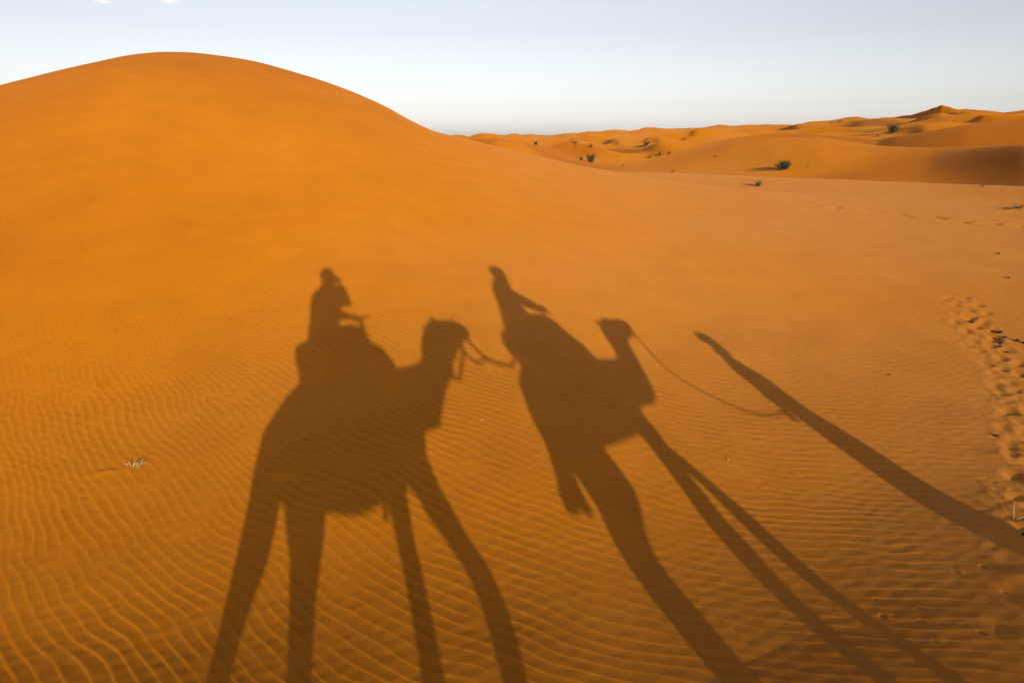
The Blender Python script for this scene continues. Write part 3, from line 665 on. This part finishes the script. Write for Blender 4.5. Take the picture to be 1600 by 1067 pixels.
mb.tube(gp, .010, 8); mb.build('strand', M_ROPE, r2)

# ------------------------------------------------------------------ desert shrubs, straw, droppings
M_LEAF = [mat('leaf_green', (.12,.125,.03), .8, .5, 3.5), mat('leaf_dark', (.085,.075,.027), .85, .5, 3.), mat('leaf_yellow', (.36,.28,.05), .8, .45, 5.)]
M_TWIG = mat('twig', (.16,.11,.06), .9, .3, 20)
M_STRAW = mat('straw', (.62,.46,.24), .8, .25, 60)
M_DUNG = mat('dung', (.030,.020,.012), .9, .4, 80, .4, 200)
M_STONE = mat('pebble', (.10,.065,.04), .9, .4, 60, .4, 150)
def shrub(name, label, cat, x, y, w, h, kind=0, blades=170, group=None, upright=.6, seed=1, parts=True):
    rng = random.Random(seed)
    z = ground_z(x, y)-.02*h
    t = thing(name, label, cat, (x, y, z), rng.uniform(0, 6), group)
    st = MB(); fo = MB()
    # a few clumps of different height make the outline uneven
    cl = [(rng.gauss(0,.30)*w*.5, rng.gauss(0,.30)*w*.5, rng.uniform(.6,1.0)) for _ in range(max(3, int(5+w*2)))]
    for i in range(blades):
        cx, cy, ch = rng.choice(cl); a = rng.uniform(0, 2*math.pi); sp = (1-upright)*rng.uniform(.3, 1)
        L = h*ch*rng.uniform(.55, 1.02); bx, by = cx*.5, cy*.5
        tx, ty = bx+cx*.5+math.cos(a)*sp*L+rng.gauss(0,.04)*w, by+cy*.5+math.sin(a)*sp*L+rng.gauss(0,.04)*w
        tx = max(-w*.5, min(w*.5, tx)); ty = max(-w*.5, min(w*.5, ty))
        P = [Vector((bx, by, 0)), Vector(((bx+tx)*.5+rng.gauss(0,.03)*w, (by+ty)*.5, L*.6)), Vector((tx, ty, L))]
        if i % 9 == 0: st.tube(P, [.011*h+.004, .008*h+.003, .003], 5)
        for k in range(9):
            f = rng.uniform(.12, 1.0); q = P[0].lerp(P[1], min(1, f*1.7)) if f < .59 else P[1].lerp(P[2], (f-.59)/.41)
            q = q+Vector((rng.gauss(0,.03)*w, rng.gauss(0,.03)*w, rng.gauss(0,.02)*h))
            l = h*rng.uniform(.05, .11); b = rng.uniform(0, 6.28); d = Vector((math.cos(b)*.6, math.sin(b)*.6, rng.uniform(.2, 1.1))).normalized()
            s = d.orthogonal().normalized()*l*.22; s.rotate(Matrix.Rotation(rng.uniform(0, 6.28), 3, d)); n = len(fo.v)
            fo.v += [tuple(q-s*.3), tuple(q+d*l*.5-s), tuple(q+d*l), tuple(q+d*l*.5+s)]
            fo.f.append((n, n+1, n+2, n+3))
    st.ball((0, 0, 0), (w*.26, w*.26, .05*h), 10, 5)
    fo.build('foliage', M_LEAF[kind], t, False); st.build('stems', M_TWIG, t)
    return t
G1 = 'small shrubs dotted over the hollow beyond the big dune'
shrub('bush', 'upright bright green bush in the hollow beyond the dune, tallest one there', 'bush', 12.40, 111.10, 1.53, 1.74, 0, 260, None, .8, 11)
shrub('shrub', 'small round dark shrub just left of the upright green bush', 'shrub', 10.98, 112.21, 0.69, 0.76, 1, 110, G1, .45, 12)
shrub('bush', 'wide low dark bush on the far sand behind the hollow', 'bush', 43.05, 227.55, 3.86, 1.36, 1, 240, None, .3, 13)
shrub('bush', 'low olive bush at the foot of the small hump left of the far dunes', 'bush', 5.00, 146.21, 1.56, 0.90, 1, 160, None, .4, 14)
shrub('shrub', 'tiny far shrub near the skyline, highest above the upright green bush', 'shrub', 25.72, 307.52, 1.71, 0.98, 1, 70, G1, .5, 15)
shrub('shrub', 'tiny far shrub up and to the left of the upright green bush', 'shrub', 14.39, 159.69, 0.84, 0.53, 1, 70, G1, .5, 16)
shrub('shrub', 'tiny far upright shrub directly above the upright green bush', 'shrub', 17.22, 155.23, 0.76, 1.01, 1, 80, G1, .75, 17)
shrub('shrub', 'first low olive shrub in the row right of the upright green bush', 'shrub', 29.37, 150.86, 1.54, 0.77, 0, 90, G1, .4, 18)
shrub('shrub', 'thin upright shrub in the middle of the row beside the green bush', 'shrub', 31.16, 149.75, 0.67, 1.26, 1, 60, G1, .8, 19)
shrub('shrub', 'last dark shrub in the row, farthest right of the green bush', 'shrub', 26.33, 118.84, 1.24, 0.69, 1, 90, G1, .5, 20)
shrub('shrub', 'flat yellowish shrub on the hollow floor below the green bush', 'shrub', 16.91, 106.99, 0.82, 0.38, 2, 70, G1, .4, 21)
shrub('shrub', 'pale yellow clump on bare sand at the near edge of the hollow', 'shrub', 19.32, 84.83, 0.85, 0.37, 2, 80, G1, .5, 22)
shrub('shrub', 'lone tiny shrub partway up the smooth orange mid dune', 'shrub', 25.91, 90.33, 0.67, 0.34, 1, 60, G1, .5, 23)
shrub('bush', 'dark green bush leaning on the orange mid dune', 'bush', 26.11, 67.52, 2.05, 0.97, 1, 420, None, .3, 24)
shrub('desert_tuft', 'yellow green leafy tuft standing alone on the pale plain', 'tuft', 13.74, 38.97, 0.80, 0.42, 2, 170, None, .45, 25)
shrub('tree', 'round dark bushy tree on the crest of the right far dune', 'tree', 129.02, 241.89, 4.39, 3.35, 1, 340, None, .3, 26)
shrub('shrub', 'small dark shrub left below the round bushy tree', 'shrub', 123.92, 241.29, 2.08, 0.92, 1, 80, G1, .4, 27)
shrub('shrub', 'pale dry sprig right of the leaning dark bush', 'shrub', 27.57, 65.65, 0.28, 0.44, 2, 40, G1, .8, 28)
shrub('shrub', 'first of two tiny yellow sprigs along the plain edge right of the bush', 'shrub', 27.01, 58.48, 0.29, 0.18, 2, 36, G1, .5, 29)
shrub('shrub', 'second tiny yellow sprig along the plain edge, right of its twin', 'shrub', 28.02, 56.84, 0.26, 0.20, 2, 36, G1, .5, 30)
shrub('shrub', 'low green creeping shrub at the far right edge of the plain', 'shrub', 22.39, 33.25, 0.49, 0.12, 0, 70, G1, .3, 31)
shrub('scrub', 'low dead grey scrub on the scuffed patch at the right edge of the flat', 'scrub', 14.9, 20.3, 1.3, .16, 1, 160, None, .15, 32)
shrub('scrub', 'smaller clump of dead scrub just below the first on the scuffed patch', 'scrub', 15.0, 19.3, .8, .12, 1, 110, None, .15, 33)
def straw(name, label, cat, x, y, stalks, spread, h, seed, group=None):
    rng = random.Random(seed)
    t = thing(name, label, cat, (x, y, ground_z(x, y)-.006), 0, group)
    for i in range(stalks):
        m = MB(); a = rng.uniform(0, 6.28); bx, by = rng.uniform(-1, 1)*spread, rng.uniform(-.4, .4)*spread
        l = h*rng.uniform(.6, 1.15); k = rng.uniform(.35, 1.1)
        m.tube([(bx, by, 0), (bx+math.cos(a)*l*k*.4, by+math.sin(a)*l*k*.4, l*.6), (bx+math.cos(a)*l*k, by+math.sin(a)*l*k, l*.9)], [h*.055, h*.06, h*.02], 6)
        m.build('stalk', M_STRAW, t)
straw('dry_tuft', 'sprig of pale dry straw poking from the rippled sand', 'straw', -3.32, 5.42, 12, .065, .06, 3)
t = thing('dry_twig', 'pale forked dry twig standing up beside the trodden track', 'twig', (3.95, 4.75, ground_z(3.95, 4.75)-.01), R(-20))
m = MB(); m.tube([(0,0,0),(-.012,0,.07),(-.02,.01,.16)], [.003,.0026,.0015], 6); m.build('stalk', M_STRAW, t)
m = MB(); m.tube([(0,0,.0),(.04,.0,.035),(.075,.01,.05)], [.003,.0026,.0015], 6); m.build('stalk', M_STRAW, t)
for i, (x, y, s, lb) in enumerate(((-.29,6.04,.014,'chip of pale straw on the sand between the two camel shadows'), (2.0,5.74,.015,'chip of pale straw on the sand right of the leading camel shadow legs'), (-3.46,11.02,.018,'chip of pale straw on the dune face left of the rear rider shadow'))):
    m = MB(); m.tube([(-s,0,.004),(0,.2*s,.014),(s,0,.006)], [.003,.005,.003], 6)
    o = m.build('straw_chip', M_STRAW); o.location = (x, y, ground_z(x, y)); o.rotation_euler = (0,0,i*1.1); tag(o, lb, 'straw')
def clod(name, label, cat, x, y, r, mat_, seed, group=None):
    rng = random.Random(seed); m = MB()
    m.ball((0,0,0), (r*rng.uniform(.9,1.3), r*rng.uniform(.7,1.), r*rng.uniform(.55,.8)), 10, 7)
    m.v = [(vx*(1+rng.uniform(-.14,.14)), vy*(1+rng.uniform(-.14,.14)), vz) for vx, vy, vz in m.v]
    o = m.build(name, mat_); o.location = (x, y, ground_z(x, y)+r*.25); o.rotation_euler = (rng.uniform(-.2,.2), 0, rng.uniform(0,6)); tag(o, label, cat, group); return o
rng = random.Random(9)
spots = [(6.84,9.82,.034),(6.92,9.45,.026),(6.97,9.38,.03),(6.86,9.12,.03),(6.93,8.98,.032),(6.96,8.88,.034),(6.78,9.10,.022),(6.66,8.92,.022),(6.58,8.80,.02),(6.55,8.62,.022),(6.62,9.0,.018),(6.72,8.98,.018),(7.3,8.35,.024)]
for i, (x, y, r) in enumerate(spots):
    clod('dung_pellet', 'dark camel dropping in the loose cluster at the head of the trodden track', 'dropping', x, y, r, M_DUNG, 40+i, 'camel droppings scattered on the trodden track')
clod('pebble', 'dark pebble alone high on the sand, upper of two at the right edge', 'pebble', 10.14, 14.16, .035, M_STONE, 61)
clod('pebble', 'dark pebble alone on the sand, lower of two at the right edge', 'pebble', 9.03, 12.22, .03, M_STONE, 62)
for i, (x, y, r, lb) in enumerate(((4.84,6.27,.020,'dark stone in the churned middle of the trodden track'), (4.98,6.02,.014,'smaller dark stone just below the first in the churned track'), (3.85,4.50,.022,'dark stone lying in the guide\'s long shadow'), (4.62,7.9,.014,'tiny dark crumb on smooth sand left of the track'))):
    clod('stone', lb, 'stone', x, y, r, M_DUNG, 70+i)
# crumbs of crusted sand thrown up along the track: nobody could count them
vs = MB()
for i in range(320):
    k = rng.randrange(1, len(TRAIL)-1); (ax, ay), (bx, by) = TRAIL[k], TRAIL[k+1]; f = rng.random(); ln = math.hypot(bx-ax, by-ay); o = rng.gauss(.12, .20)
    x, y = ax+(bx-ax)*f+(by-ay)/ln*o, ay+(by-ay)*f-(bx-ax)/ln*o; r = rng.uniform(.003, .008)
    vs.v.extend([(0,0,0)]*6); n = len(vs.v)-6
    z = None; vs.v[n:] = [(x+r,y,0),(x-r*.8,y+r*.4,0),(x,y+r,0),(x+r*.2,y-r,0),(x,y,r*.9),(x,y,-r)]
    for a, b in ((0,2),(2,1),(1,3),(3,0)): vs.f.append((n+a, n+b, n+4)); vs.f.append((n+b, n+a, n+5))
A_ = np.array(vs.v); cxy = A_.reshape(-1, 6, 3).mean(1); gz = base_h(cxy[:,0], cxy[:,1])+detail(cxy[:,0], cxy[:,1])
A_[:,2] += np.repeat(gz, 6); vs.v = [tuple(p) for p in A_]
tag(vs.build('sand_crumbs', bpy.data.materials['sand'], None, False), kind='stuff')

# ------------------------------------------------------------------ sky, sun, camera
w = bpy.data.worlds.new('World'); sc.world = w; w.use_nodes = True
nt = w.node_tree; bg = nt.nodes['Background']
sky = nt.nodes.new('ShaderNodeTexSky'); sky.sky_type = 'NISHITA'; sky.sun_disc = False
sky.sun_elevation = R(SUN_EL); sky.sun_rotation = R(SUN_AZ+180)
sky.altitude = 700; sky.air_density = SKY_AIR; sky.dust_density = SKY_DUST; sky.ozone_density = SKY_OZ
bg.inputs['Strength'].default_value = SKY_STR
hs0 = nt.nodes.new('ShaderNodeHueSaturation'); hs0.inputs['Saturation'].default_value = SKY_SAT
nt.links.new(sky.outputs['Color'], hs0.inputs['Color'])
hs = nt.nodes.new('ShaderNodeMixRGB'); hs.blend_type = 'MULTIPLY'; hs.inputs['Fac'].default_value = 1; hs.inputs['Color2'].default_value = SKY_TINT
nt.links.new(hs0.outputs['Color'], hs.inputs['Color1'])
# two thin wisps of cloud high over the dune
tc = nt.nodes.new('ShaderNodeTexCoord'); sp = nt.nodes.new('ShaderNodeSeparateXYZ'); nt.links.new(tc.outputs['Generated'], sp.inputs[0])
def mnode(op, a, b=None, c=None):
    n = nt.nodes.new('ShaderNodeMath'); n.operation = op
    for i, v in enumerate((a, b, c)):
        if v is None: continue
        if isinstance(v, (int, float)): n.inputs[i].default_value = v
        else: nt.links.new(v, n.inputs[i])
    return n.outputs[0]
def wisp(azd, eld, wa, we):
    az = mnode('ARCTAN2', sp.outputs['X'], sp.outputs['Y']); el = mnode('ARCSINE', sp.outputs['Z'])
    a = mnode('DIVIDE', mnode('SUBTRACT', az, R(azd)), R(wa)); e = mnode('DIVIDE', mnode('SUBTRACT', el, R(eld)), R(we))
    return mnode('SUBTRACT', 1., mnode('ADD', mnode('MULTIPLY', a, a), mnode('MULTIPLY', e, e)))
mk = mnode('MAXIMUM', mnode('MAXIMUM', wisp(-24.2, 9.05, 1.5, .30), wisp(-26.0, 9.15, .8, .22)), wisp(-28.5, 8.65, .6, .16))
cn = nt.nodes.new('ShaderNodeTexNoise'); cn.inputs['Scale'].default_value = 26; cn.inputs['Detail'].default_value = 6
mp = nt.nodes.new('ShaderNodeMapping'); mp.inputs['Scale'].default_value = (1, 1, 2.6)
nt.links.new(tc.outputs['Generated'], mp.inputs['Vector']); nt.links.new(mp.outputs[0], cn.inputs['Vector'])
dn = mnode('MAXIMUM', mnode('ADD', mk, mnode('MULTIPLY', mnode('SUBTRACT', cn.outputs['Fac'], .62), 7.)), 0.)
dn = mnode('MINIMUM', dn, .85); dn = mnode('MULTIPLY', dn, mnode('GREATER_THAN', mk, -1.5))
mx = nt.nodes.new('ShaderNodeMix'); mx.data_type = 'RGBA'; nt.links.new(dn, mx.inputs['Factor'])
nt.links.new(hs.outputs['Color'], mx.inputs['A']); mx.inputs['B'].default_value = CLOUD
nt.links.new(mx.outputs['Result'], bg.inputs['Color'])

ld = bpy.data.lights.new('sun', 'SUN'); ld.energy = SUN_E; ld.angle = R(.45); ld.color = SUN_C
lo = bpy.data.objects.new('sun', ld); C.objects.link(lo); lo.rotation_euler = SD.to_track_quat('-Z', 'Y').to_euler(); lo.location = (20, -60, 25)

cd = bpy.data.cameras.new('camera'); cd.sensor_width = 36; cd.lens = 1067/1600*36; cd.clip_start = .05; cd.clip_end = 20000
co_ = bpy.data.objects.new('camera', cd); C.objects.link(co_)
co_.location = (0, 0, EYE); co_.rotation_euler = (R(90-PITCH), 0, 0)
sc.camera = co_
sc.view_settings.view_transform = 'Standard'; sc.view_settings.look = 'None'; sc.view_settings.exposure = EXPO; sc.view_settings.gamma = 1
sc.render.resolution_x = 1024; sc.render.resolution_y = 682
sc.cycles.max_bounces = 6; sc.cycles.use_denoising = True
